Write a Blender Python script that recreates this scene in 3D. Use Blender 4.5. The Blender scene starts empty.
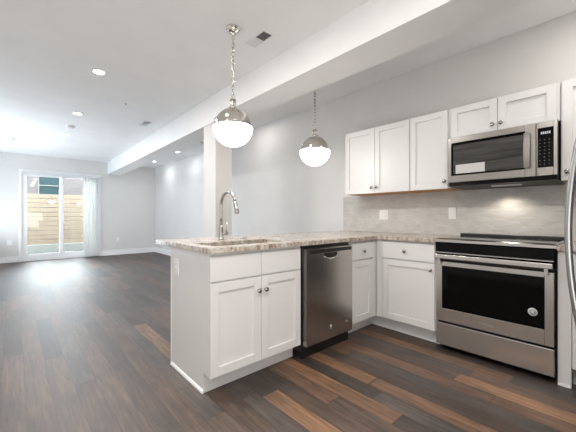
import bpy, bmesh, math, random
from mathutils import Vector, Matrix
random.seed(7)
C = bpy.context.scene.collection
PI = math.pi

# ------------------------------------------------------------------ camera, world, sun, exposure
CAMZ = 1.107
cam = bpy.data.cameras.new('camera'); cam.sensor_width = 36; cam.lens = 308 / 576 * 36
cam.clip_start = .02
camo = bpy.data.objects.new('camera', cam); C.objects.link(camo)
camo.location = (0, 0, CAMZ); camo.rotation_euler = (PI / 2, 0, .842 - PI / 2)
bpy.context.scene.camera = camo
vs = bpy.context.scene.view_settings
vs.view_transform = 'Standard'; vs.look = 'None'; vs.gamma = 1; vs.use_curve_mapping = False
vs.exposure = 0.48
W = bpy.data.worlds.new('sky'); bpy.context.scene.world = W; W.use_nodes = True
bg = W.node_tree.nodes['Background']
bg.inputs[0].default_value = (.86, .94, 1.0, 1); bg.inputs[1].default_value = 22.0
SUN = bpy.data.lights.new('sun', 'SUN'); SUN.energy = 1.0; SUN.angle = .05; SUN.color = (1, .95, .88)
so = bpy.data.objects.new('sun', SUN); C.objects.link(so); so.rotation_euler = (math.radians(38), 0, math.radians(-18))
DOWN_W = 15.0      # each recessed light
PEND_E = 9.0       # pendant globes
def fill_light(name, loc, rot, w, h, e, col=(.86, .93, 1)):   # added unseen area light in place of window daylight; no windows are built
    L = bpy.data.lights.new(name, 'AREA'); L.shape = 'RECTANGLE'; L.size = w; L.size_y = h; L.energy = e; L.color = col
    o = bpy.data.objects.new(name, L); C.objects.link(o); o.location = loc; o.rotation_euler = rot
fill_light('daylight_living', (-.93, 7.7, 1.1), (0, -PI / 2 - .75, 0), 1.6, 3.4, 98, (.80, .90, 1))  # added fill, tilted up to brighten the living room ceiling
fill_light('daylight_kitchen', (-.93, 3.9, 1.2), (0, -PI / 2 - .5, 0), 1.4, 2.2, 4, (.97, .98, 1))  # added weak fill from the left wall, no window there
fill_light('daylight_front', (.2, -.70, 1.2), (PI / 2 + .5, 0, 0), 1.9, 1.5, 25, (1, .975, .95))  # added fill behind the camera, tilted up, no window there

# ------------------------------------------------------------------ materials
def mat(name, col, rough=.5, metal=0.0, spec=.5, emit=None, es=0):
    m = bpy.data.materials.new(name); m.use_nodes = True
    b = m.node_tree.nodes['Principled BSDF']
    b.inputs['Base Color'].default_value = (*col, 1); b.inputs['Roughness'].default_value = rough
    b.inputs['Metallic'].default_value = metal; b.inputs['Specular IOR Level'].default_value = spec
    if emit: b.inputs['Emission Color'].default_value = (*emit, 1); b.inputs['Emission Strength'].default_value = es
    return m
def nd(m, t, **k):
    n = m.node_tree.nodes.new(t)
    for a, v in k.items(): setattr(n, a, v)
    return n
def lk(m, a, b): m.node_tree.links.new(a, b)
def coords(m, scale=(1, 1, 1)):
    g = nd(m, 'ShaderNodeNewGeometry'); mp = nd(m, 'ShaderNodeMapping'); mp.inputs['Scale'].default_value = scale
    lk(m, g.outputs['Position'], mp.inputs[0]); return mp.outputs[0]
def noise(m, vec, scale, detail=4, rough=.5, dist=0):
    n = nd(m, 'ShaderNodeTexNoise'); n.inputs['Scale'].default_value = scale; n.inputs['Detail'].default_value = detail
    n.inputs['Roughness'].default_value = rough; n.inputs['Distortion'].default_value = dist
    lk(m, vec, n.inputs['Vector']); return n.outputs['Fac']
def ramp(m, fac, stops):
    r = nd(m, 'ShaderNodeValToRGB'); e = r.color_ramp.elements
    while len(e) < len(stops): e.new(.5)
    for x, (p, c) in zip(e, stops): x.position = p; x.color = (*c, 1) if len(c) == 3 else c
    lk(m, fac, r.inputs[0]); return r.outputs[0]
def bsdf(m): return m.node_tree.nodes['Principled BSDF']
def bump(m, h, strength, dist=.002):
    b = nd(m, 'ShaderNodeBump'); b.inputs['Strength'].default_value = strength; b.inputs['Distance'].default_value = dist
    lk(m, h, b.inputs['Height']); lk(m, b.outputs[0], bsdf(m).inputs['Normal'])

def paint(name, col, rough, amp=.02):
    m = mat(name, col, rough)
    c = ramp(m, noise(m, coords(m), 3.0, 3), [(.3, tuple(x * (1 - amp) for x in col)), (.7, tuple(min(1, x * (1 + amp)) for x in col))])
    lk(m, c, bsdf(m).inputs['Base Color']); bump(m, noise(m, coords(m), 180, 2), .03, .001); return m
M = {}
M['wall'] = paint('grey_wall_paint', (.70, .69, .675), .55)
M['ceil'] = paint('ceiling_paint', (.90, .90, .90), .7)
M['trim'] = mat('white_trim', (.86, .86, .86), .35)
M['cab'] = paint('white_cabinet_paint', (.755, .75, .745), .33, .008)
M['rawwood'] = mat('raw_wood', (.62, .34, .16), .6)
M['dark'] = mat('black_plastic', (.012, .012, .012), .35)
M['void'] = mat('dark_gap', (.01, .01, .01), .8)
M['glassblack'] = mat('black_glass', (.003, .003, .003), .06, spec=.12)
M['chrome'] = mat('polished_chrome', (.80, .79, .78), .08, 1)
M['faucet'] = mat('brushed_nickel_faucet', (.40, .39, .375), .2, 1)
M['basin'] = mat('satin_steel_basin', (.30, .29, .28), .35, 1)
M['knob'] = mat('satin_nickel_knob', (.42, .41, .40), .18, 1)
M['chain'] = mat('aged_nickel_chain', (.40, .38, .35), .2, 1)
M['nickel'] = mat('polished_nickel', (.66, .63, .585), .10, 1)
M['plate'] = mat('white_plastic', (.85, .85, .84), .35)
M['slot'] = mat('slot_grey', (.30, .30, .30), .5)
M['opal'] = mat('opal_glass', (.95, .95, .95), .15, emit=(1, .98, .95), es=PEND_E)
M['lens'] = mat('lit_lens', (1, 1, 1), .4, emit=(1, .97, .93), es=14)
M['mark'] = mat('pale_marks', (.62, .64, .66), .5)
M['keymark'] = mat('grey_key_marks', (.22, .23, .24), .5)
M['display'] = mat('display_digits', (.4, .45, .48), .4, emit=(.75, .88, 1), es=.15)
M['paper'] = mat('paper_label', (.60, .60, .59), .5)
M['blind'] = mat('white_vinyl', (.88, .90, .92), .45)
_b = M['blind']; _t = nd(_b, 'ShaderNodeBsdfTranslucent'); _t.inputs[0].default_value = (.88, .87, .85, 1); _x = nd(_b, 'ShaderNodeMixShader'); _x.inputs[0].default_value = .5
lk(_b, bsdf(_b).outputs[0], _x.inputs[1]); lk(_b, _t.outputs[0], _x.inputs[2]); lk(_b, _x.outputs[0], _b.node_tree.nodes['Material Output'].inputs[0])
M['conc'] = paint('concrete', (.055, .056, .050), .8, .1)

def steel(name, col, rough, axis):
    m = mat(name, col, rough, 1)
    sc = [6, 6, 6]; sc[axis] = .25; sc[2] = 6 if axis != 2 else .25
    s = [90, 90, 90]; s[axis] = 1.5
    n = noise(m, coords(m, tuple(s)), 1.0, 2)
    c = ramp(m, n, [(.3, tuple(x * .96 for x in col)), (.7, col)]); lk(m, c, bsdf(m).inputs['Base Color'])
    return m
M['steel'] = steel('brushed_stainless', (.64, .63, .61), .26, 1)
M['steelx'] = steel('brushed_stainless_front', (.55, .52, .49), .24, 0)
M['steelmw'] = steel('microwave_stainless', (.34, .325, .305), .28, 1)
M['steelfr'] = steel('fridge_stainless', (.33, .33, .33), .38, 2)

def granite():
    m = mat('speckled_granite', (.7, .66, .6), .2, spec=.35)
    v = coords(m)
    a = noise(m, coords(m, (1, 1, .35)), 34, 8, .7, .5)
    base = ramp(m, a, [(.28, (.15, .12, .10)), (.42, (.36, .30, .25)), (.51, (.58, .54, .49)), (.70, (.72, .70, .67))])
    b = noise(m, v, 7, 5, .6, 1.5)
    tint = ramp(m, b, [(.40, (.62, .52, .44)), (.58, (1, 1, 1))])
    mx = nd(m, 'ShaderNodeMixRGB', blend_type='MULTIPLY'); mx.inputs[0].default_value = .75
    lk(m, base, mx.inputs[1]); lk(m, tint, mx.inputs[2])
    vo = nd(m, 'ShaderNodeTexVoronoi'); vo.inputs['Scale'].default_value = 120; lk(m, v, vo.inputs['Vector'])
    sp = ramp(m, vo.outputs['Color'], [(.08, (.4, .35, .32)), (.18, (1, 1, 1))])
    m2 = nd(m, 'ShaderNodeMixRGB', blend_type='MULTIPLY'); m2.inputs[0].default_value = .6
    lk(m, mx.outputs[0], m2.inputs[1]); lk(m, sp, m2.inputs[2])
    lk(m, m2.outputs[0], bsdf(m).inputs['Base Color']); return m
M['granite'] = granite()

def floor_mat():
    m = mat('wood_plank_floor', (.1, .07, .05), .3, spec=.85)
    at = nd(m, 'ShaderNodeVertexColor', layer_name='tone')
    off = nd(m, 'ShaderNodeVertexColor', layer_name='shift')
    g = nd(m, 'ShaderNodeNewGeometry'); ad = nd(m, 'ShaderNodeVectorMath', operation='MULTIPLY_ADD')
    ad.inputs[1].default_value = (9, 9, 9)
    lk(m, off.outputs[0], ad.inputs[0]); lk(m, g.outputs['Position'], ad.inputs[2])
    mp = nd(m, 'ShaderNodeMapping'); mp.inputs['Scale'].default_value = (22, 1.6, 1); lk(m, ad.outputs[0], mp.inputs[0])
    n = nd(m, 'ShaderNodeTexNoise'); n.inputs['Scale'].default_value = 2.2; n.inputs['Detail'].default_value = 7
    n.inputs['Roughness'].default_value = .65; n.inputs['Distortion'].default_value = .6; lk(m, mp.outputs[0], n.inputs['Vector'])
    r = ramp(m, n.outputs['Fac'], [(.30, (.38, .38, .40)), (.5, (1, 1, 1.02)), (.72, (1.75, 1.72, 1.72))])
    mx = nd(m, 'ShaderNodeMixRGB', blend_type='MULTIPLY'); mx.inputs[0].default_value = .9
    lk(m, at.outputs[0], mx.inputs[1]); lk(m, r, mx.inputs[2])
    mp2 = nd(m, 'ShaderNodeMapping'); mp2.inputs['Scale'].default_value = (2.5, .9, 1); lk(m, ad.outputs[0], mp2.inputs[0])
    n2 = nd(m, 'ShaderNodeTexNoise'); n2.inputs['Scale'].default_value = 2.0; n2.inputs['Detail'].default_value = 3; lk(m, mp2.outputs[0], n2.inputs['Vector'])
    r2 = ramp(m, n2.outputs['Fac'], [(.3, (.7, .72, .75)), (.7, (1.25, 1.2, 1.15))])
    m3 = nd(m, 'ShaderNodeMixRGB', blend_type='MULTIPLY'); m3.inputs[0].default_value = 1
    lk(m, mx.outputs[0], m3.inputs[1]); lk(m, r2, m3.inputs[2])
    lk(m, m3.outputs[0], bsdf(m).inputs['Base Color'])
    rr = nd(m, 'ShaderNodeMapRange'); rr.inputs['To Min'].default_value = .44; rr.inputs['To Max'].default_value = .60
    lk(m, n.outputs['Fac'], rr.inputs[0]); lk(m, rr.outputs[0], bsdf(m).inputs['Roughness'])
    bump(m, n.outputs['Fac'], .25, .0015)
    return m
M['floor'] = floor_mat()

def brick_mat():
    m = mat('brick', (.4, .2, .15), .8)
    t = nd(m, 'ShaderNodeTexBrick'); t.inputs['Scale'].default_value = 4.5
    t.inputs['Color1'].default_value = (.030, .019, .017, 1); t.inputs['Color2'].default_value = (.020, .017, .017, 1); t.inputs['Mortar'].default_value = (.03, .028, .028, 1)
    mp = nd(m, 'ShaderNodeMapping'); mp.inputs['Rotation'].default_value = (-PI / 2, 0, 0)
    g = nd(m, 'ShaderNodeNewGeometry'); lk(m, g.outputs['Position'], mp.inputs[0]); lk(m, mp.outputs[0], t.inputs['Vector'])
    lk(m, t.outputs[0], bsdf(m).inputs['Base Color']); return m
M['brick'] = brick_mat()
def plankwood():
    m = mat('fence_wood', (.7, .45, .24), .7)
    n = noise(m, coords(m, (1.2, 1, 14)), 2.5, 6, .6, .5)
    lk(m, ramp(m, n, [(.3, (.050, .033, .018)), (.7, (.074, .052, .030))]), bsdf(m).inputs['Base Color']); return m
M['fence'] = plankwood()
M['windowglass'] = mat('teal_window_glass', (.008, .016, .018), .5, spec=.05)
def glass():
    m = bpy.data.materials.new('clear_glass'); m.use_nodes = True; nt = m.node_tree; nt.nodes.clear()
    o = nt.nodes.new('ShaderNodeOutputMaterial'); mx = nt.nodes.new('ShaderNodeMixShader'); f = nt.nodes.new('ShaderNodeFresnel')
    t = nt.nodes.new('ShaderNodeBsdfTransparent'); g = nt.nodes.new('ShaderNodeBsdfGlossy'); g.inputs['Roughness'].default_value = .01
    t.inputs[0].default_value = (.95, .97, .97, 1); f.inputs[0].default_value = 1.5
    nt.links.new(f.outputs[0], mx.inputs[0]); nt.links.new(t.outputs[0], mx.inputs[1]); nt.links.new(g.outputs[0], mx.inputs[2])
    nt.links.new(mx.outputs[0], o.inputs[0]); return m
M['glass'] = glass()

# ------------------------------------------------------------------ mesh helpers
class MB:
    def __init__(s): s.bm = bmesh.new()
    def box(s, x0, x1, y0, y1, z0, z1, bev=0.0, seg=1):
        r = bmesh.ops.create_cube(s.bm, size=1)
        vs_ = r['verts']
        for v in vs_:
            v.co = Vector((x0 + (v.co.x + .5) * (x1 - x0), y0 + (v.co.y + .5) * (y1 - y0), z0 + (v.co.z + .5) * (z1 - z0)))
        if bev > 0:
            es = list({e for v in vs_ for e in v.link_edges})
            bmesh.ops.bevel(s.bm, geom=es, offset=bev, segments=seg, affect='EDGES', profile=.5)
        return s
    def prism(s, pts, axis, a, b, bev=0):   # pts: 2D outline in the other two axes; extruded along axis from a to b
        def P(p, t): return [(t, p[0], p[1]), (p[0], t, p[1]), (p[0], p[1], t)][axis]
        va = [s.bm.verts.new(P(p, a)) for p in pts]; vb = [s.bm.verts.new(P(p, b)) for p in pts]
        n = len(pts); fs = [s.bm.faces.new(va), s.bm.faces.new(vb[::-1])]
        for i in range(n): fs.append(s.bm.faces.new((va[i], vb[i], vb[(i + 1) % n], va[(i + 1) % n])))
        bmesh.ops.recalc_face_normals(s.bm, faces=fs)
        if bev: bmesh.ops.bevel(s.bm, geom=list({e for f in fs for e in f.edges}), offset=bev, segments=1, affect='EDGES')
        return s
    def lathe(s, prof, c, n=32, axis='Z'):
        rings = []
        for r, z in prof:
            if r < 1e-6:
                rings.append([s.bm.verts.new(s._ax(0, 0, z, c, axis))])
            else:
                rings.append([s.bm.verts.new(s._ax(r * math.cos(2 * PI * k / n), r * math.sin(2 * PI * k / n), z, c, axis)) for k in range(n)])
        fs = []
        for A, B in zip(rings, rings[1:]):
            for k in range(n):
                q = [A[k % len(A)], A[(k + 1) % len(A)], B[(k + 1) % len(B)], B[k % len(B)]]
                u = []
                for v in q:
                    if v not in u: u.append(v)
                if len(u) > 2: fs.append(s.bm.faces.new(u))
        for f in fs: f.smooth = True
        bmesh.ops.recalc_face_normals(s.bm, faces=fs)
        return s
    def _ax(s, x, y, z, c, axis):
        v = {'Z': (x, y, z), 'X': (z, x, y), 'Y': (x, z, y)}[axis]
        return Vector(c) + Vector(v)
    def tube(s, pts, r, n=10, closed=False, flat=1.0):
        pts = [Vector(p) for p in pts]; rings = []; N = len(pts); up = None
        for i, p in enumerate(pts):
            if closed: t = (pts[(i + 1) % N] - pts[i - 1])
            else: t = pts[min(i + 1, N - 1)] - pts[max(i - 1, 0)]
            t.normalize()
            if up is None: up = Vector((1, 0, 0)) if abs(t.x) < .9 else Vector((0, 1, 0))
            a = (up - t * up.dot(t)).normalized(); b = t.cross(a); up = a
            rr = r[i] if isinstance(r, (list, tuple)) else r
            rings.append([s.bm.verts.new(p + a * math.cos(2 * PI * k / n) * rr + b * math.sin(2 * PI * k / n) * rr * flat) for k in range(n)])
        fs = []
        for i in range(N if closed else N - 1):
            A, B = rings[i], rings[(i + 1) % N]
            for k in range(n): fs.append(s.bm.faces.new((A[k], A[(k + 1) % n], B[(k + 1) % n], B[k])))
        if not closed: fs += [s.bm.faces.new(rings[0][::-1]), s.bm.faces.new(rings[-1])]
        for f in fs: f.smooth = True
        bmesh.ops.recalc_face_normals(s.bm, faces=fs)
        return s
ORG = {}
def build(name, mb, m, parent=None, org=None):
    if parent is not None: o_ = ORG[parent.name]
    elif org is not None: o_ = Vector(org)
    else:
        vv = [v.co for v in mb.bm.verts]
        o_ = Vector(((min(v.x for v in vv) + max(v.x for v in vv)) / 2, (min(v.y for v in vv) + max(v.y for v in vv)) / 2, min(v.z for v in vv)))
    bmesh.ops.translate(mb.bm, verts=mb.bm.verts, vec=-o_)
    me = bpy.data.meshes.new(name); mb.bm.to_mesh(me); mb.bm.free()
    me.materials.append(M[m] if isinstance(m, str) else m)
    ob = bpy.data.objects.new(name, me); C.objects.link(ob)
    if parent is not None: ob.parent = parent
    else: ob.location = o_
    ORG[ob.name] = o_.copy(); return ob
def tag(o, label, cat, group=None):
    o['label'] = label; o['category'] = cat
    if group: o['group'] = group
    return o
def thing(name, label, cat, loc, group=None):
    o = bpy.data.objects.new(name, None); o.empty_display_size = .05; C.objects.link(o); o.location = loc
    ORG[o.name] = Vector(loc); return tag(o, label, cat, group)
def struct(name, mb, m, parent=None):
    o = build(name, mb, m, parent)
    if parent is None: o['kind'] = 'structure'
    return o
def copy_tree(o, parent=None):
    c = o.copy(); C.objects.link(c)
    if parent is not None: c.parent = parent
    for ch in [x for x in bpy.data.objects if x.parent == o]: copy_tree(ch, c)
    return c
def text(name, body, size, m, parent, loc, rot):
    cu = bpy.data.curves.new(name, 'FONT'); cu.body = body; cu.size = size; cu.extrude = .0003; cu.align_x = 'CENTER'; cu.align_y = 'CENTER'
    cu.materials.append(M[m]); t_ = bpy.data.objects.new('tmp', cu); C.objects.link(t_)
    me = bpy.data.meshes.new_from_object(t_); bpy.data.objects.remove(t_)
    o = bpy.data.objects.new(name, me); C.objects.link(o); o.parent = parent
    o.location = Vector(loc) - ORG[parent.name]; o.rotation_euler = rot; return o

# ------------------------------------------------------------------ the setting
XL, XW, YN, YF = -.95, 3.28, -.74, 9.842
ZC, ZK, ZL = 2.61, 2.71, 2.585
YP = 3.44                                  # front face of the pier
# floor: each plank one face with its own tone
def make_floor():
    bm = bmesh.new(); tl = bm.loops.layers.float_color.new('tone'); sl = bm.loops.layers.float_color.new('shift')
    w = .12; rnd = random.Random(11)
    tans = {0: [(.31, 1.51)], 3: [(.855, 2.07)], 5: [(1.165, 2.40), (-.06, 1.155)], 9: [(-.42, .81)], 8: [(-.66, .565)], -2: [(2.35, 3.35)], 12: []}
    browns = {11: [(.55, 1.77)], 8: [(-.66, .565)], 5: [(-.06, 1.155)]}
    dark = [(.066, .044, .034), (.052, .038, .032), (.082, .053, .038), (.060, .047, .041), (.094, .062, .045), (.074, .059, .051), (.045, .033, .028)]
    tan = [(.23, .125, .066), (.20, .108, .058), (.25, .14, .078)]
    k0 = math.floor((XL - 1.14) / w)
    for k in range(k0, int((XW - 1.14) / w) + 2):
        x0, x1 = max(XL, 1.14 + k * w), min(XW, 1.14 + (k + 1) * w)
        if x1 <= x0 + 1e-4: continue
        cuts = sorted(tans.get(k, []) + [c for c in browns.get(k, []) if c not in tans.get(k, [])])
        segs = []; y = YN - rnd.random() * 1.2
        fixed = list(cuts)
        while y < YF:
            nxt = [c for c in fixed if c[0] >= y - .01]
            e = y + 1.22
            if nxt and e > nxt[0][0] - .3:
                f = nxt[0]; fixed.remove(f)
                if f[0] - y > .01: segs.append((y, f[0], None))
                segs.append((f[0], f[1], 'b' if (k in browns and f in browns[k]) else 't')); y = f[1]
            else: segs.append((y, e, None)); y = e
        for a, b, kind in segs:
            a_, b_ = max(a, YN), min(b, YF)
            if b_ - a_ < .01: continue
            g = .0009
            f = bm.faces.new([bm.verts.new(p) for p in ((x0 + g, a_ + g, 0), (x1 - g, a_ + g, 0), (x1 - g, b_ - g, 0), (x0 + g, b_ - g, 0))])
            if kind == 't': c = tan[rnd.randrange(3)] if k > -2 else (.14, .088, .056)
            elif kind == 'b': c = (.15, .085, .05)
            else:
                c = dark[rnd.randrange(len(dark))]
                if a > 2.6 and rnd.random() < .06: c = (.095, .066, .050)
                if a < 2.6 and x0 > 1.2 and rnd.random() < .14: c = (.125, .072, .046)
            s_ = (rnd.random(), rnd.random(), rnd.random(), 1)
            for l in f.loops: l[tl] = (*c, 1); l[sl] = s_
    # dark substrate showing in the joints, and thickness
    for z, flip in ((-.0012, 0), (-.12, 1)):
        f = bm.faces.new([bm.verts.new(p) for p in ((XL - .2, YN - .2, z), (XW + .2, YN - .2, z), (XW + .2, YF + .22, z), (XL - .2, YF + .22, z))])
        for l in f.loops: l[tl] = (.02, .015, .012, 1); l[sl] = (0, 0, 0, 1)
    mb = MB(); mb.bm = bm
    return struct('floor', mb, 'floor')
make_floor()
# ceiling of three levels
mb = MB()
mb.box(XL - .2, 2.0, YN - .2, YF + .2, ZC, 2.9)
mb.box(2.0, XW + .2, YN - .2, 5.8, ZK, 2.9)
mb.box(2.0, XW + .2, 5.8, YF + .2, ZL, 2.9)
struct('ceiling', mb, 'ceil')
mb = MB().box(1.854, 2.19, YN, YP, 2.33, ZK + .02); mb.prism([(1.854, YP), (2.19, YP), (2.30, YF), (1.985, YF)], 2, 2.277, ZK + .02)
struct('ceiling_beam', mb, 'ceil')
struct('wall_pier', MB().box(1.87, 2.10, YP, YP + .32, 0, 2.277), 'wall')
struct('wall_right', MB().box(XW, XW + .2, YN - .2, YF + .2, -.1, 2.9), 'wall')
struct('wall_left', MB().box(XL - .2, XL, YN - .2, YF + .2, -.1, 2.9), 'wall')
struct('wall_front', MB().box(XL, XW, YN - .2, YN, -.1, 2.9), 'wall')
DX0, DX1, DZ = .15, 1.775, 2.19
mb = MB().box(XL, DX0, YF, YF + .2, -.1, 2.9); mb.box(DX1, XW, YF, YF + .2, -.1, 2.9); mb.box(DX0, DX1, YF, YF + .2, DZ, 2.9)
struct('wall_back', mb, 'wall')
def baseb(mb, x0, x1, y0, y1, nx, ny):   # board with a thinner top lip and shoe
    t = .014
    mb.box(x0, x1, y0, y1, 0, .125, .002)
mb = MB().box(XL, .10, YF - .016, YF, 0, .14, .004); mb.box(1.825, XW, YF - .016, YF, 0, .14, .004)
mb.box(XL, .10, YF - .028, YF - .016, 0, .018, .004); mb.box(1.825, XW, YF - .028, YF - .016, 0, .018, .004)
struct('baseboard_back', mb, 'trim')
mb = MB().box(XW - .016, XW, 2.62, YF - .016, 0, .14, .004); mb.box(XW - .028, XW - .016, 2.62, YF - .028, 0, .018, .004)
struct('baseboard_right', mb, 'trim')
struct('baseboard_left', MB().box(XL, XL + .016, YN, YF - .03, 0, .14, .004), 'trim')
mb = MB().box(1.854, 1.87, YP - .016, YP + .336, 0, .14, .003); mb.box(1.87, 2.10, YP - .016, YP, 0, .14, .003)
mb.box(2.10, 2.116, YP - .016, YP + .336, 0, .14, .003); mb.box(1.87, 2.10, YP + .32, YP + .336, 0, .14, .003)
struct('baseboard_pier', mb, 'trim')
# door casing
mb = MB().box(.104, DX0 + .004, YF - .018, YF, 0, 2.19, .003); mb.box(DX1 - .004, 1.823, YF - .018, YF, 0, 2.19, .003)
mb.box(.104, 1.823, YF - .018, YF, 2.19, 2.245, .003)
struct('trim_1', mb, 'trim')

# patio sliding door
door = bpy.data.objects.new('door_1', None); C.objects.link(door); door.location = (1.0, YF, 0); door['kind'] = 'structure'; ORG['door_1'] = Vector((1.0, YF, 0))
y0, y1 = YF + .03, YF + .15
mb = MB().box(DX0, DX0 + .045, y0, y1, .0, DZ); mb.box(DX1 - .045, DX1, y0, y1, 0, DZ); mb.box(DX0 + .045, DX1 - .045, y0, y1, 2.14, DZ); mb.box(DX0 + .045, DX1 - .045, y0, y1, 0, .045)
build('door_frame', mb, 'trim', door)
def sash(xa, xb, ya, yb, sl, sr):
    mb = MB().box(xa, xa + sl, ya, yb, .045, 2.14, .004); mb.box(xb - sr, xb, ya, yb, .045, 2.14, .004)
    mb.box(xa + sl, xb - sr, ya, yb, .045, .165, .004); mb.box(xa + sl, xb - sr, ya, yb, 2.095, 2.14, .004)
    s_ = build('door_panel', mb, 'trim', door)
    build('glass', MB().box(xa + sl, xb - sr, (ya + yb) / 2 - .003, (ya + yb) / 2 + .003, .165, 2.095), 'glass', s_)
    return s_
sash(.19, .98, YF + .04, YF + .08, .07, .08)
sash(.90, 1.735, YF + .09, YF + .13, .07, .07)
# stacked vertical blinds on the same door
vb = thing('vertical_blind', 'white vertical blind drawn open and bunched beside the patio door', 'blind', (1.6, YF - .06, 0))
build('headrail', MB().box(.16, 1.77, YF - .075, YF - .02, 2.135, 2.185, .004), 'blind', vb)
for i in range(11):
    x = 1.425 + i * .0325; a = math.radians(28 if i % 2 else -28); c_, s_ = math.cos(a) * .022, math.sin(a) * .022
    yc = YF - .062; pts = []
    n = 6
    for j in range(n + 1):
        t = -1 + 2 * j / n; bow = .006 * (1 - t * t)
        pts.append((x + c_ * t - bow * math.sin(a), yc + s_ * t * .85 + bow * math.cos(a)))
    pts2 = pts + [(p[0] + .0016, p[1] + .0008) for p in reversed(pts)]
    build('slat', MB().prism(pts2, 2, .05, 2.135), 'blind', vb)

# ------------------------------------------------------------------ outside
GZ = -.06
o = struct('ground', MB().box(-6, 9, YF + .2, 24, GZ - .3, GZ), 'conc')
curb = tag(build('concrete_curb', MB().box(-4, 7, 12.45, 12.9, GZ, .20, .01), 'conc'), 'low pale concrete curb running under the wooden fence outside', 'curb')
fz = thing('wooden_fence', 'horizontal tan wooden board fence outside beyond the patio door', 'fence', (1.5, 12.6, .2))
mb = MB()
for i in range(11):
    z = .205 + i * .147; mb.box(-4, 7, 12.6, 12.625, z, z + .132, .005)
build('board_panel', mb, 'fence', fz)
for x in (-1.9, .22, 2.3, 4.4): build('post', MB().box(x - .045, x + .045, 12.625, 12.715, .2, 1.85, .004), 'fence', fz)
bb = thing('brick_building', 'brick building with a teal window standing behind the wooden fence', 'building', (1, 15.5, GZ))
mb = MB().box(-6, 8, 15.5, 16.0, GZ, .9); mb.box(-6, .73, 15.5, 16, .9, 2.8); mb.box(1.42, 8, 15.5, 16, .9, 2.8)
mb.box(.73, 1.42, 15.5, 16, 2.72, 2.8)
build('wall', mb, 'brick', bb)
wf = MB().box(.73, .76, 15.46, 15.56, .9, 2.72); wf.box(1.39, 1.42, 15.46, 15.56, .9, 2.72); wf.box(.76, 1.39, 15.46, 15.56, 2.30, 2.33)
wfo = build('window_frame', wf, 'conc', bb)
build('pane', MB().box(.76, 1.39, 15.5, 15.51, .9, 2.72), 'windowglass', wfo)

# ------------------------------------------------------------------ cabinets
def shaker(name, parent, x0, x1, y0, y1, z0, z1, face, rail=.057, depth=.012):
    """door or drawer slab; face 'y' = looks to -Y (thickness y0..y1), 'x' = looks to -X (thickness x0..x1)"""
    mb = MB(); b = .0015
    if face == 'y':
        mb.box(x0, x0 + rail, y0, y1, z0, z1, b); mb.box(x1 - rail, x1, y0, y1, z0, z1, b)
        mb.box(x0 + rail, x1 - rail, y0, y1, z0, z0 + rail, b); mb.box(x0 + rail, x1 - rail, y0, y1, z1 - rail, z1, b)
        mb.box(x0 + rail - .002, x1 - rail + .002, y0 + depth, y1 - .002, z0 + rail - .002, z1 - rail + .002)
    else:
        mb.box(x0, x1, y0, y0 + rail, z0, z1, b); mb.box(x0, x1, y1 - rail, y1, z0, z1, b)
        mb.box(x0, x1, y0 + rail, y1 - rail, z0, z0 + rail, b); mb.box(x0, x1, y0 + rail, y1 - rail, z1 - rail, z1, b)
        mb.box(x0 + depth, x1 - .002, y0 + rail - .002, y1 - rail + .002, z0 + rail - .002, z1 - rail + .002)
    return build(name, mb, 'cab', parent)
def slab(name, parent, x0, x1, y0, y1, z0, z1): return build(name, MB().box(x0, x1, y0, y1, z0, z1, .0018), 'cab', parent)
def knob(parent, p, d):
    x, y, z = p; prof = [(0, 0), (.0065, 0), (.0065, .012), (.0145, .017), (.0165, .021), (.014, .028), (0, .030)]
    prof = [(r, -t) for r, t in prof]
    o = build('knob', MB().lathe(prof, (x, y, z), 20, 'Y' if d == 'y' else 'X'), 'knob', parent); o['label'] = 'polished metal knob'; return o

PF, RF = 1.683, 2.666        # door face planes: peninsula, range wall
CB = .879                    # underside of stone
# --- sink base (peninsula end)
sb = thing('sink_cabinet', 'white two-door sink base cabinet at the open end of the peninsula', 'base cabinet', (1.26, 2.0, 0))
mb = MB().box(.898, 1.645, PF + .02, 2.285, .125, .17); mb.box(.898, .912, PF + .02, 2.285, .17, CB); mb.box(1.627, 1.645, PF + .02, 2.285, .17, CB)
mb.box(.91, 1.627, 2.27, 2.285, .17, CB); mb.box(.91, 1.627, PF + .02, PF + .04, .66, CB); mb.box(.91, 1.627, PF + .02, PF + .04, .17, .20); mb.box(1.235, 1.285, PF + .02, PF + .04, .20, .66)
build('body', mb, 'cab', sb)
ep = build('end_panel', MB().prism([(PF + .018, .125), (PF + .018, CB), (2.30, CB), (2.30, 0), (PF + .105, 0), (PF + .105, .125)], 0, .886, .8975), 'cab', sb)
mb = MB(); mb.prism([(.886, 0), (.876, 0), (.877, .008), (.881, .016), (.886, .020)], 1, PF + .10, 2.303)
build('shoe_molding', mb, 'trim', sb)
build('corner_post', MB().box(.882, .8975, 2.2985, 2.310, 0, CB, .001), 'cab', sb)
build('toe_kick', MB().box(.898, 1.645, PF + .105, PF + .12, 0, .125), 'cab', sb)
slab('false_drawer', sb, .881, 1.2585, PF, PF + .019, .708, .862)
slab('false_drawer', sb, 1.2625, 1.632, PF, PF + .019, .708, .862)
d1 = shaker('door', sb, .881, 1.2585, PF, PF + .019, .127, .697, 'y'); knob(d1, (1.232, PF, .607), 'y')
d2 = shaker('door', sb, 1.2625, 1.632, PF, PF + .019, .127, .697, 'y'); knob(d2, (1.290, PF, .607), 'y')
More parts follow.
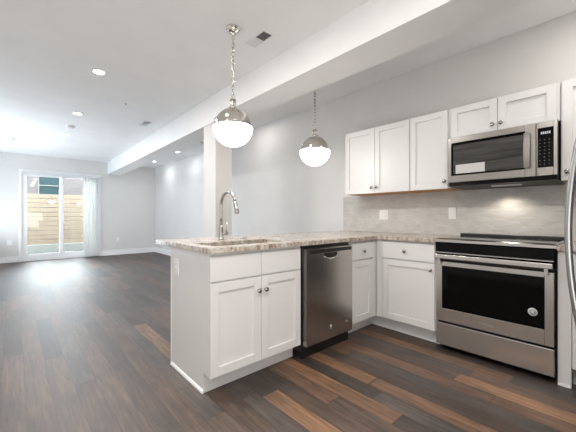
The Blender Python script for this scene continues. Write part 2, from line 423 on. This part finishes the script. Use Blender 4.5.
# --- dishwasher
dw = thing('dishwasher', 'stainless steel dishwasher built into the peninsula under the stone counter', 'dishwasher', (1.96, 2.0, 0))
build('body', MB().box(1.662, 2.245, 1.70, 2.26, .10, .868), 'dark', dw)
mb = MB()      # door front with a handle pocket: four blocks round it
DWY = 1.655
px0, px1, pz0, pz1 = 1.865, 2.03, .764, .808
mb.box(1.668, 2.240, DWY, DWY + .045, .105, pz0); mb.box(1.668, px0, DWY, DWY + .045, pz0, pz1); mb.box(px1, 2.240, DWY, DWY + .045, pz0, pz1); mb.box(1.668, 2.240, DWY, DWY + .045, pz1, .85)
bmesh.ops.remove_doubles(mb.bm, verts=mb.bm.verts, dist=.0001)
dd = build('door', mb, 'steelx', dw)
o = build('control_strip', MB().box(1.70, 2.225, DWY - .003, DWY + .002, .812, .842, .001), 'dark', dw)
mb = MB().box(px0, px1, DWY + .03, DWY + .04, pz0, pz1); h_ = build('pocket_handle', mb, 'dark', dd)
mb = MB(); pts = []
for j in range(15):
    t = -1 + 2 * j / 14; pts.append((1.9475 + .080 * t, DWY - .004, .772 + .020 * t ** 4 - .010))
mb.tube(pts, .007, 8); o = build('handle_lip', mb, 'chrome', dd); o['label'] = 'bright curved lip under the handle pocket'
o = build('badge', MB().lathe([(0, -.003), (.012, -.003), (.014, 0), (0, 0)], (2.157, DWY, .191), 20, 'Y'), 'chrome', dw)
o = build('emblem', MB().lathe([(0, -.002), (.010, -.002), (.011, 0), (0, 0)], (1.951, DWY, .205), 20, 'Y'), 'mark', dw)
build('emblem_stem', MB().box(1.948, 1.954, DWY - .002, DWY, .182, .196), 'mark', dw)
build('toe_kick', MB().box(1.662, 2.245, 1.705, 1.72, 0, .10), 'dark', dw)
# --- narrow drawer base + corner filler
nb = thing('drawer_cabinet', 'narrow white drawer and door base cabinet between dishwasher and inside corner', 'base cabinet', (2.45, 2.0, 0))
mb = MB().box(2.262, 3.27, PF + .022, 2.285, .125, CB); build('body', mb, 'cab', nb)
build('toe_kick', MB().box(2.262, 2.756, PF + .105, PF + .12, 0, .125), 'cab', nb)
build('toe_kick', MB().box(RF + .09, RF + .105, PF - .001, PF + .12, 0, .125), 'cab', nb)
build('filler', MB().box(2.607, 2.67, PF + .004, PF + .02, .125, CB), 'cab', nb)
dr = slab('drawer', nb, 2.272, 2.602, PF, PF + .019, .706, .856); knob(dr, (2.444, PF, .779), 'y')
shaker('door', nb, 2.272, 2.602, PF, PF + .019, .130, .694, 'y')
# --- range wall base, left of range
rb = thing('corner_cabinet', 'white drawer over door base cabinet at the inside corner beside the range', 'base cabinet', (2.97, 1.5, 0))
build('body', MB().box(RF + .02, 3.27, 1.112, PF - .001, .125, CB), 'cab', rb)
build('toe_kick', MB().box(RF + .09, RF + .105, 1.112, PF - .001, 0, .125), 'cab', rb)
build('filler', MB().box(RF + .004, RF + .02, 1.622, PF - .001, .125, CB), 'cab', rb)
dr = slab('drawer', rb, RF, RF + .019, 1.121, 1.617, .709, .862); knob(dr, (RF, 1.384, .784), 'x')
dd_ = shaker('door', rb, RF, RF + .019, 1.121, 1.617, .130, .698, 'x'); knob(dd_, (RF, 1.150, .645), 'x')
# --- right of range
eb = thing('end_cabinet', 'white base cabinet with a floor-length filler just beyond the range', 'base cabinet', (2.97, 0, 0))
build('body', MB().box(RF + .02, 3.27, -.60, .329, .125, CB), 'cab', eb)
build('filler', MB().box(RF, RF + .02, .262, .329, 0, CB, .001), 'cab', eb)
build('shoe_molding', MB().box(RF - .008, RF, .262, .329, 0, .018, .003), 'trim', eb)
build('toe_kick', MB().box(RF + .09, RF + .105, -.60, .329, 0, .125), 'cab', eb)
shaker('door', eb, RF, RF + .019, -.20, .257, .127, .862, 'x')
# --- uppers
UF, UW = 2.955, XW - .001
def upper(label, ya, yb, z0, z1, doors, wood=True, cat='wall cabinet'):
    t = thing('wall_cabinet', label, cat, (3.12, (ya + yb) / 2, z0))
    build('body', MB().box(UF + .02, UW, ya, yb, z0 + .004, z1, .001), 'cab', t)
    if wood:
        o = build('underside', MB().box(UF + .021, UW - .005, ya + .012, yb - .012, z0 - .0005, z0 + .0038), 'rawwood', t); o['label'] = 'unpainted tan wood underside'
    for (a, b, kside, kz) in doors:
        d = shaker('door', t, UF, UF + .019, a, b, z0 + .002, z1 - .003, 'x')
        if kside: knob(d, (UF, kside, kz), 'x')
    return t
upper('white two-door wall cabinet at the open end of the upper row', 1.487, 2.287, 1.357, 2.080, [(1.886, 2.285, 1.918, 1.42), (1.489, 1.882, 1.856, 1.42)])
upper('white single-door wall cabinet between the two-door one and the microwave', 1.108, 1.484, 1.357, 2.080, [(1.126, 1.481, 1.150, 1.425)])
upper('short white two-door wall cabinet directly above the microwave', .352, 1.106, 1.80, 2.080, [(.739, 1.100, .769, 1.862), (.371, .735, .712, 1.862)], wood=False)
upper('tall white wall cabinet beyond the microwave, cut by the picture edge', -.20, .349, 1.362, 2.083, [(-.19, .341, .312, 1.425)])

# ------------------------------------------------------------------ stone counters
def stone(cells, z0, z1):
    bm = bmesh.new()
    for (x0, x1, y0, y1) in cells: bm.faces.new([bm.verts.new(p) for p in ((x0, y0, z1), (x1, y0, z1), (x1, y1, z1), (x0, y1, z1))])
    bmesh.ops.remove_doubles(bm, verts=bm.verts, dist=.0005)
    r = bmesh.ops.extrude_face_region(bm, geom=list(bm.faces))
    bmesh.ops.translate(bm, verts=[v for v in r['geom'] if isinstance(v, bmesh.types.BMVert)], vec=(0, 0, z0 - z1))
    bmesh.ops.recalc_face_normals(bm, faces=bm.faces)
    es = [e for e in bm.edges if len(e.link_faces) == 2 and abs(e.calc_face_angle(0)) > 1]
    bmesh.ops.bevel(bm, geom=es, offset=.003, segments=2, affect='EDGES')
    mb = MB(); mb.bm = bm; return mb
xs = [.867, .955, 1.55, 2.642, 3.279]; ys = [1.658, 1.775, 2.065, 2.58]
cells = []
for i in range(4):
    for j in range(3):
        if i == 1 and j == 1: continue
        cells.append((xs[i], xs[i + 1], ys[j], ys[j + 1]))
cells.append((2.642, 3.279, 1.108, 1.658))
ct = tag(build('countertop', stone(cells, CB + .001, .914), 'granite'), 'L-shaped speckled beige granite countertop over the peninsula and inside corner', 'countertop')
ct2 = tag(build('countertop', stone([(2.642, 3.279, -.60, .330)], CB + .001, .914), 'granite'), 'short granite countertop piece beyond the range, on the end cabinet', 'countertop')
# sink
def sink():
    mb = MB(); x0, x1, y0, y1 = .962, 1.543, 1.782, 2.058; t = .006; zb = .70; zt = CB
    mb.box(x0 - t, x1 + t, y0 - t, y1 + t, zb - t, zb); mb.box(x0 - t, x0, y0, y1, zb, zt); mb.box(x1, x1 + t, y0, y1, zb, zt)
    mb.box(x0 - t, x1 + t, y0 - t, y0, zb, zt); mb.box(x0 - t, x1 + t, y1, y1 + t, zb, zt); return mb
sk = thing('kitchen_sink', 'stainless undermount sink basin set into the granite peninsula', 'sink', (1.25, 1.92, .70))
build('basin', sink(), 'basin', sk)
build('drain', MB().lathe([(0, .003), (.03, .004), (.042, .001), (.042, 0)], (1.25, 1.92, .70), 24), 'chrome', sk)
# faucet
fx, fy = 1.272, 2.25
fc = thing('kitchen_faucet', 'tall chrome gooseneck kitchen faucet standing behind the sink', 'faucet', (fx, fy, .914))
build('base', MB().lathe([(0, 0), (.027, 0), (.027, .006), (.020, .014), (.019, .10), (.016, .115), (0, .116)], (fx, fy, .914), 24), 'faucet', fc)
pts = [(fx, fy, 1.02), (fx, fy, 1.10), (fx, fy, 1.16)]
R_ = .108; zc = 1.19
for j in range(13):
    a = PI * j / 12 * .93; pts.append((fx, fy - R_ + R_ * math.cos(a), zc + R_ * math.sin(a)))
sp = build('spout', MB().tube(pts, .0125, 14), 'faucet', fc)
e = Vector(pts[-1]); d = (e - Vector(pts[-2])).normalized()
build('spray_head', MB().tube([e - d * .004, e + d * .012, e + d * .05, e + d * .088, e + d * .092], [.0135, .0165, .0165, .0185, .014], 16), 'faucet', fc)
mb = MB().tube([(fx + .015, fy, .965), (fx + .058, fy, .965)], .013, 14); lv = build('handle_hub', mb, 'faucet', fc)
build('lever', MB().tube([(fx + .050, fy, .968), (fx + .052, fy, 1.00), (fx + .054, fy - .004, 1.055)], [.006, .005, .0045], 10), 'faucet', lv)
# air-gap / soap button on the counter
tag(build('soap_dispenser', MB().lathe([(0, 0), (.019, 0), (.019, .010), (.012, .016), (.008, .02), (.008, .026), (0, .027)], (1.50, 2.24, .914), 20), 'faucet'), 'small chrome deck cap on the granite beside the faucet', 'sink fitting')

# ------------------------------------------------------------------ backsplash
def clip(poly, f):
    out = []
    for i in range(len(poly)):
        a, b = poly[i], poly[(i + 1) % len(poly)]; fa, fb = f(a), f(b)
        if fa >= 0: out.append(a)
        if (fa > 0) != (fb > 0) and fa != fb:
            t = fa / (fa - fb); out.append((a[0] + (b[0] - a[0]) * t, a[1] + (b[1] - a[1]) * t))
    return out
M['tile'] = mat('glazed_greige_tile', (.60, .585, .56), .22)
_m = M['tile']; _n = noise(_m, coords(_m, (1, 1.2, 3)), 9, 3)
lk(_m, ramp(_m, _n, [(.3, (.53, .515, .49)), (.7, (.63, .615, .59))]), bsdf(_m).inputs['Base Color']); bump(_m, _n, .5, .006)
M['grout'] = mat('pale_grout', (.66, .65, .63), .7)
BY0, BY1, BZ0, BZ1 = -.60, 2.562, .9145, 1.36
bs = thing('backsplash', 'greige glazed tile backsplash of long hexagons along the range wall', 'backsplash', (3.28, 1.0, BZ0))
build('grout_bed', MB().box(XW - .006, XW - .0005, BY0, BY1, BZ0, BZ1 - .002), 'grout', bs)
mb = MB(); a_, t_, H = .11, .075, .098; pitch = a_ + t_; g = .0016
for ci in range(-5, 20):
    for ri in range(-1, 6):
        cy = ci * pitch; cz = BZ0 + ri * H + (H / 2 if ci % 2 else 0)
        w2 = a_ / 2 - g * .4; hh = H / 2 - g; tip = a_ / 2 + t_ - g * 1.8
        p = [(cy - tip, cz), (cy - w2, cz - hh), (cy + w2, cz - hh), (cy + tip, cz), (cy + w2, cz + hh), (cy - w2, cz + hh)]
        for f in (lambda q: q[0] - BY0, lambda q: BY1 - q[0], lambda q: q[1] - BZ0, lambda q: BZ1 - .002 - q[1]): p = clip(p, f) if p else p
        q = []
        for v in p:
            if not q or (abs(v[0] - q[-1][0]) + abs(v[1] - q[-1][1])) > 1e-4: q.append(v)
        if len(q) > 2 and (abs(q[0][0] - q[-1][0]) + abs(q[0][1] - q[-1][1])) < 1e-4: q.pop()
        if len(q) < 3: continue
        ar = abs(sum(q[i][0] * q[(i + 1) % len(q)][1] - q[(i + 1) % len(q)][0] * q[i][1] for i in range(len(q)))) / 2
        if ar < 2e-5: continue
        mb.prism(q, 0, XW - .0085, XW - .005)
build('tiles', mb, 'tile', bs)

# ------------------------------------------------------------------ outlets and switches
def wallplate(name, label, cat, p, face, w, h, kind, group=None):
    """p centre on the surface; face = 'x-' looks to -X, 'y-' looks to -Y"""
    def T(mb):
        if face == 'x-': rot = Matrix.Rotation(-PI / 2, 4, 'Z')
        else: rot = Matrix.Identity(4)
        bmesh.ops.transform(mb.bm, matrix=Matrix.Translation(p) @ rot, verts=mb.bm.verts); return mb
    t = thing(name, label, cat, p, group)
    build('cover_plate', T(MB().box(-w / 2, w / 2, -.006, 0, -h / 2, h / 2, .002)), 'plate', t)
    n = max(1, round(w / .07)) if kind != 'one' else 1
    for k in range(n):
        cx = (k - (n - 1) / 2) * .046
        if kind in ('outlet', 'double') and not (kind == 'double' and k == 0):
            for dz in (-.02, .02):
                so_ = build('socket', T(MB().box(cx - .0165, cx + .0165, -.008, -.005, dz - .0145, dz + .0145, .003)), 'plate', t)
                mb = MB().box(cx - .008, cx - .005, -.0084, -.0078, dz - .004, dz + .007); mb.box(cx + .005, cx + .008, -.0084, -.0078, dz - .004, dz + .007)
                build('slot', T(mb), 'slot', so_)
        else:
            build('rocker', T(MB().box(cx - .0165, cx + .0165, -.0085, -.005, -.033, .033, .002)), 'plate', t)
    return t
wallplate('wall_outlet', 'white double outlet plate on the tile, under the two-door wall cabinet', 'outlet', (XW - .0085, 1.96, 1.122), 'x-', .116, .114, 'double')
wallplate('light_switch', 'single white switch plate on the tile beside the range', 'light switch', (XW - .0085, 1.20, 1.135), 'x-', .072, .118, 'one')
wallplate('wall_outlet', 'white outlet plate on the end panel of the peninsula', 'outlet', (.886, 2.20, .74), 'x-', .072, .118, 'outlet')
wallplate('light_switch', 'white switch plate on the far wall beside the patio door', 'light switch', (-.054, YF, 1.09), 'y-', .075, .118, 'one')
wallplate('wall_outlet', 'white outlet low on the far wall, under the switch by the patio door', 'outlet', (-.063, YF, .47), 'y-', .09, .118, 'one')
wallplate('wall_outlet', 'white outlet low on the far wall between the blind and the room corner', 'outlet', (2.235, YF, .44), 'y-', .072, .118, 'outlet')

# ------------------------------------------------------------------ range
rg = thing('kitchen_range', 'stainless steel slide-in electric range with black oven window', 'range', (2.95, .725, 0))
RY0, RY1 = .339, 1.100; FX = 2.636
build('body', MB().box(2.70, 3.25, RY0, RY1, .03, .893), 'dark', rg)
for y in (RY0 + .05, RY1 - .05):
    for x in (2.76, 3.2): build('foot', MB().lathe([(0, 0), (.018, 0), (.018, .03), (0, .03)], (x, y, 0), 12), 'dark', rg)
# drawer
dwr = build('drawer', MB().box(FX, 2.70, RY0 + .004, RY1 - .004, .050, .230, .004, 2), 'steel', rg)
# oven door: frame + window
z0, z1 = .246, .734; wy0, wy1, wz0, wz1 = .392, 1.048, .350, .698
mb = MB().box(FX, 2.695, RY0 + .004, wy0, z0, z1, .002); mb.box(FX, 2.695, wy1, RY1 - .004, z0, z1, .002)
mb.box(FX, 2.695, wy0, wy1, z0, wz0, .002); mb.box(FX, 2.695, wy0, wy1, wz1, z1, .002)
od = build('oven_door', mb, 'steel', rg)
o = build('window', MB().box(FX + .003, FX + .02, wy0 - .001, wy1 + .001, wz0 - .001, wz1 + .001), 'glassblack', od); o['label'] = 'black glass oven window'
o = build('sticker', MB().lathe([(0, -.0012), (.026, -.001), (.027, 0), (0, 0)], (FX + .003, .455, .454), 28, 'X'), 'mark', od); o['label'] = 'round silver sticker'
build('sticker_emblem', MB().lathe([(.011, -.0018), (.018, -.0018), (.018, -.001), (.011, -.001), (.011, -.0018)], (FX + .003, .455, .454), 24, 'X'), 'slot', od)
text('lettering', 'Whirlpool', .024, 'slot', od, (FX - .0008, .725, .295), (PI / 2, 0, -PI / 2))
# handle: wide flat bar on end brackets
mb = MB().box(2.590, 2.604, RY0 + .005, RY1 - .010, .762, .797, .004, 2)
hd = build('handle', mb, 'steel', od)
for y in (RY0 + .03, RY1 - .05): build('bracket', MB().box(2.603, 2.64, y, y + .022, .712, .785, .002), 'steel', hd)
# control panel: slightly raked black glass face
mb = MB().prism([(2.645, .757), (2.70, .757), (2.70, .893), (2.655, .893), (2.636, .885), (2.634, .812)], 1, RY0 + .002, RY1 - .002)
cp = build('control_panel', mb, 'glassblack', rg)
build('control_trim', MB().box(2.632, 2.638, RY0 + .006, RY1 - .006, .806, .812), 'steel', cp)
# cooktop
mb = MB().prism([(2.632, .894), (3.20, .894), (3.20, .9205), (2.648, .9205), (2.632, .914)], 1, RY0 - .008, RY1 + .008, 0)
build('cooktop_frame', mb, 'steel', rg)
ck = build('cooktop', MB().box(2.665, 3.17, RY0 + .010, RY1 - .010, .919, .9235, .001), 'glassblack', rg)
for (x, y, r) in ((2.80, .55, .10), (2.80, .92, .08), (3.04, .55, .075), (3.04, .92, .09)):
    build('burner_ring', MB().lathe([(r - .0015, .0002), (r + .0015, .0002)], (x, y, .9236), 48), 'slot', ck)
mb = MB().box(3.165, 3.25, RY0 - .006, RY1 + .006, .894, .912); build('vent_base', mb, 'steel', rg)
o = build('rear_vent', MB().box(3.185, 3.235, RY0 + .0, RY1 - .0, .912, .944, .008, 3), 'dark', rg)

# ------------------------------------------------------------------ microwave
mw = thing('microwave', 'stainless over-the-range microwave mounted under the short wall cabinet', 'microwave', (3.08, .73, 1.357))
MX = 2.893; MY0, MY1 = .358, 1.102
build('body', MB().box(MX + .035, 3.275, MY0 + .003, MY1 - .003, 1.372, 1.797), 'dark', mw)
div = .479
# door
gy0, gy1, gz0, gz1 = .545, 1.072, 1.462, 1.748
mb = MB().box(MX, MX + .034, div + .002, gy0, 1.402, 1.796, .002); mb.box(MX, MX + .034, gy1, MY1, 1.402, 1.796, .002)
mb.box(MX, MX + .034, gy0, gy1, 1.402, gz0, .002); mb.box(MX, MX + .034, gy0, gy1, gz1, 1.796, .002)
md = build('door', mb, 'steelmw', mw)
M['mwglass'] = mat('smoked_glass_painted_reflection', (.03, .03, .03), .14, spec=.5)
_m = M['mwglass']; lk(_m, ramp(_m, noise(_m, coords(_m, (1, .8, 14)), 2.2, 3, .6, .3), [(.30, (.012, .012, .012)), (.68, (.085, .083, .08))]), bsdf(_m).inputs['Base Color'])  # pale horizontal streaks in the base colour imitate reflections on the glass
build('window_border', MB().box(MX + .003, MX + .015, gy0 - .045, gy1 + .001, gz0 - .001, gz1 + .001), 'glassblack', md)
o = build('window', MB().box(MX + .002, MX + .0032, gy0 + .008, gy1 - .016, gz0 + .012, gz1 - .022), 'mwglass', md)
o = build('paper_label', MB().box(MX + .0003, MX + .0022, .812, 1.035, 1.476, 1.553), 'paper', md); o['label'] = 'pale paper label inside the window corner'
hx = []
for j in range(13):
    t = -1 + 2 * j / 12; hx.append((MX - .036 + .014 * t * t, 1.60 + .132 * t))
mb = MB(); mb.prism([(x, z) for x, z in hx] + [(x + .012, z) for x, z in reversed(hx)], 1, .510, .550, .002)
mh = build('handle', mb, 'steelmw', md)
for z in (1.478, 1.710): build('bracket', MB().box(MX - .014, MX + .004, .520, .540, z - .01, z + .01), 'steelmw', mh)
# control side
mb = MB().box(MX, MX + .034, MY0, .380, 1.402, 1.796, .002); mb.box(MX, MX + .034, .468, div - .002, 1.402, 1.796, .002)
mb.box(MX, MX + .034, .380, .468, 1.402, 1.464, .002); mb.box(MX, MX + .034, .380, .468, 1.752, 1.796, .002)
build('control_frame', mb, 'steelmw', mw)
kp = build('control_panel', MB().box(MX + .001, MX + .02, .379, .469, 1.463, 1.753), 'glassblack', mw)
for r in range(8):
    for c in range(3):
        if r in (2,) and c == 2: continue
        y = .395 + c * .0265 + .003; z = 1.485 + r * .0255; build('key', MB().box(MX - .0002, MX + .0012, y + .002, y + .009, z, z + .003), 'keymark', kp)
mb = MB()
for c in range(5): mb.box(MX - .0002, MX + .0012, .397 + c * .0115, .405 + c * .0115, 1.706, 1.724)
build('display', mb, 'display', kp)
text('lettering', 'Whirlpool', .018, 'slot', md, (MX - .0008, .79, 1.772), (PI / 2, 0, -PI / 2))
# underside with lamp lens and vent lip
build('bottom_vent', MB().prism([(MX + .012, 1.400), (MX + .035, 1.372), (3.27, 1.357), (3.27, 1.400)], 1, MY0 + .004, MY1 - .004), 'dark', mw)
lens = build('lamp_lens', MB().box(3.02, 3.09, .60, .80, 1.357, 1.366), 'plate', mw)
L_ = bpy.data.lights.new('cooktop_lamp', 'SPOT'); L_.energy = 3.5; L_.color = (1, .90, .76); L_.shadow_soft_size = .03; L_.spot_size = 2.6; L_.spot_blend = .6
lo = bpy.data.objects.new('cooktop_lamp', L_); C.objects.link(lo); lo.parent = mw; lo.location = Vector((3.15, .72, 1.350)) - ORG[mw.name]; lo.rotation_euler = (0, math.radians(12), 0)

# ------------------------------------------------------------------ refrigerator (only its handle reaches into view)
fr = thing('refrigerator', 'stainless refrigerator whose bowed door handle crosses the picture edge', 'refrigerator', (1.76, -.33, 0))
build('body', MB().box(1.30, 2.20, -.70, 0.0, .02, 1.76, .004), 'slot', fr)
fdr = build('door', MB().box(1.302, 2.198, .002, .062, .62, 1.755, .008, 2), 'steelfr', fr)
build('freezer_drawer', MB().box(1.302, 2.198, .002, .062, .06, .61, .008, 2), 'steelfr', fr)
pts = []
for j in range(25):
    t = -1 + 2 * j / 24; z = 1.055 + .40 * t; y = .1405 - .30 * (.40 * t) ** 2; pts.append((1.352, y, z))
fh = build('handle', MB().tube(pts, .0155, 14, flat=.62), 'steelfr', fdr); fh['label'] = 'long bowed stainless handle'
for z in (.675, 1.435): build('bracket', MB().box(1.344, 1.360, .06, .10, z - .014, z + .014, .003), 'steelfr', fh)

# ------------------------------------------------------------------ pendants
def pendant(label, x, y, ztop, zc):
    t = thing('pendant_light', label, 'pendant light', (x, y, ztop), 'globe pendants over the peninsula')
    build('canopy', MB().lathe([(0, 0), (.054, 0), (.055, -.004), (.055, -.011), (.047, -.013), (.046, -.028), (.040, -.034), (.016, -.037), (.014, -.050), (.008, -.054), (.008, -.066), (0, -.068)], (x, y, ztop), 32), 'nickel', t)
    # chain of links, each turned by 90 degrees
    zb = zc + .225; zt = ztop - .058; n = max(3, round((zt - zb) / .034)); st = (zt - zb) / n; mb = MB()
    for i in range(n):
        z = zb + (i + .5) * st; hl = st / 2 + .004; w = .0085; pts = []
        for k in range(16):
            a = 2 * PI * k / 16; u = w * math.cos(a); v = (hl - w) * (1 if math.sin(a) > 0 else -1) + w * math.sin(a)
            if abs(math.sin(a)) < 1e-6: v = 0
            dirn = (u * .7071, u * .7071) if i % 2 else (u * .7071, -u * .7071)
            pts.append((x + dirn[0], y + dirn[1], z + v))
        mb.tube(pts, .0030, 6, closed=True)
    build('chain', mb, 'chain', t)
    # neck: collar, three small posts, cap
    mb = MB().lathe([(0, .225), (.012, .225), (.024, .218), (.026, .212), (.0, .211)], (x, y, zc), 24)
    for k in range(4):
        a = PI / 4 + k * PI / 2; mb.lathe([(0, .150), (.006, .150), (.006, .213), (0, .213)], (x + .019 * math.cos(a), y + .019 * math.sin(a), zc), 10)
    mb.lathe([(0, .138), (.036, .138), (.036, .150), (.028, .158), (0, .158)], (x, y, zc), 24)
    build('neck', mb, 'nickel', t)
    prof = [(.030, .143)]
    for k in range(1, 15):
        a = math.radians(78 - (78 - 4) * k / 14); prof.append((.1435 * math.cos(a), .146 * math.sin(a)))
    prof += [(.1435, .004), (.150, .003), (.150, -.006), (.140, -.006)]
    build('metal_dome', MB().lathe(prof, (x, y, zc), 48), 'nickel', t)
    prof = [(.150, -.004), (.156, -.010)] + [(.156 * math.cos(math.radians(a)), -.010 - .150 * math.sin(math.radians(a))) for a in range(6, 90, 6)] + [(0, -.160)]
    o = build('glass_bowl', MB().lathe(prof, (x, y, zc), 48), 'opal', t); o['label'] = 'glowing white opal glass bowl'
    return t
pendant('globe pendant hanging from the main ceiling over the sink end', 1.312, 2.130, ZC, 1.822)
pendant('globe pendant hanging beyond the ceiling beam, over the dishwasher side', 2.337, 2.20, ZK, 1.788)

# ------------------------------------------------------------------ recessed lights
def downlight(label, x, y, z, cool=False, power=None, first=[None]):
    if first[0] is None:
        t = thing('recessed_light', label, 'ceiling light', (x, y, z), 'recessed ceiling lights')
        build('trim_ring', MB().lathe([(.050, -.002), (.058, -.006), (.078, -.004), (.080, 0), (.050, 0)], (x, y, z), 36), 'trim', t)
        build('lens', MB().lathe([(0, -.003), (.052, -.0028), (.052, 0), (0, 0)], (x, y, z), 36), 'lens', t)
        first[0] = t
    else:
        t = copy_tree(first[0]); t.location = (x, y, z); t['label'] = label
    L = bpy.data.lights.new('lamp', 'AREA'); L.shape = 'DISK'; L.size = .11; L.energy = power or DOWN_W
    L.color = (.93, .97, 1) if cool else (1, .95, .90)
    lo = bpy.data.objects.new('lamp', L); C.objects.link(lo); lo.location = (x, y, z - .012)
    return t
downlight('lit recessed light in the main ceiling, closest to the first pendant', .669, 3.712, ZC)
downlight('lit recessed light in the main ceiling, between the larger lit one and the smoke detector', .705, 5.425, ZC, True)
downlight('lit recessed light just beyond the smoke detector on the main ceiling', .733, 7.007, ZC, True)
downlight('lit recessed light in the lowered strip by the far corner of the living room', 2.84, 8.65, ZL, True, 3.5)
downlight('lit recessed light in the lowered strip, between the pier and the far-corner light', 2.82, 6.98, ZL, True, 3.5)
downlight('lit recessed light showing just above the first pendant globe, beyond the beam', 2.815, 4.238, ZK, False, 3)
for (x, y, z, p) in ((.67, 2.0, ZC, 14), (.67, .35, ZC, 16), (-.35, .35, ZC, 12), (2.62, .0, ZK, 6)):
    downlight('recessed light in the kitchen ceiling outside the picture, behind the view of the pendants', x, y, z, False, p)

# ------------------------------------------------------------------ smoke detectors, sprinkler, vents
def smoke(label, x, y):
    t = thing('smoke_detector', label, 'smoke detector', (x, y, ZC))
    build('base_plate', MB().lathe([(.0, -.010), (.068, -.010), (.070, 0), (0, 0)], (x, y, ZC), 32), 'plate', t)
    build('cover', MB().lathe([(.0, -.040), (.030, -.040), (.052, -.036), (.060, -.024), (.060, -.010), (0, -.010)], (x, y, ZC), 32), 'plate', t)
smoke('white round smoke detector on the main ceiling between two lit recessed lights', .712, 6.26)
smoke('small white detector on the main ceiling near the patio door wall', -.035, 7.98)
sp_ = thing('sprinkler_head', 'tiny sprinkler head on the main ceiling near the long air vent', 'sprinkler', (1.111, 4.476, ZC))
build('escutcheon', MB().lathe([(.012, -.008), (.036, -.004), (.038, 0), (.012, 0)], (1.111, 4.476, ZC), 24), 'plate', sp_)
build('nozzle', MB().lathe([(0, -.030), (.016, -.030), (.016, -.026), (.006, -.024), (.008, 0), (0, 0)], (1.111, 4.476, ZC), 16), 'chrome', sp_)
def register(label, x0, x1, y0, y1):
    t = thing('air_vent', label, 'air vent', ((x0 + x1) / 2, (y0 + y1) / 2, ZC), 'ceiling air vents')
    b = .012; mb = MB().box(x0, x1, y0, y0 + b, ZC - .006, ZC, .001); mb.box(x0, x1, y1 - b, y1, ZC - .006, ZC, .001)
    mb.box(x0, x0 + b, y0 + b, y1 - b, ZC - .006, ZC, .001); mb.box(x1 - b, x1, y0 + b, y1 - b, ZC - .006, ZC, .001)
    ym = (y0 + y1) / 2; mb.box(x0 + b, x1 - b, ym - .004, ym + .004, ZC - .006, ZC)
    build('frame', mb, 'trim', t)
    build('duct', MB().box(x0 + b, x1 - b, y0 + b, y1 - b, ZC - .0012, ZC), 'void', t)
    mb = MB(); n = 5
    for half, sg in ((0, 1), (1, -1)):
        ya, yb = (y0 + b, ym - .004) if half == 0 else (ym + .004, y1 - b)
        k = int((yb - ya) / .014)
        for i in range(k):
            y = ya + (i + .5) * (yb - ya) / k; dy = .0075 * sg if half else .0042 * -1
            mb.prism([(y - abs(dy) * .9, ZC - .0015) if dy > 0 else (y + dy * .0, ZC - .0065), (y + abs(dy) * .9, ZC - .0015) if dy < 0 else (y + abs(dy) * .9, ZC - .0065),
                      (y + abs(dy) * .9 + .0012, ZC - .0015) if dy < 0 else (y + abs(dy) * .9 + .0012, ZC - .0065), (y - abs(dy) * .9 + .0012, ZC - .0015) if dy > 0 else (y + .0012, ZC - .0065)], 0, x0 + b, x1 - b)
        if half: mb.box(x0 + b, x1 - b, ya, yb, ZC - .0045, ZC - .003)
    build('louvers', mb, 'trim', t)
    return t
register('white ceiling air vent next to the first pendant canopy', 1.505, 1.615, 1.985, 2.245)
register('white ceiling air vent near the beam, in the living room', 1.545, 1.665, 5.12, 5.42)
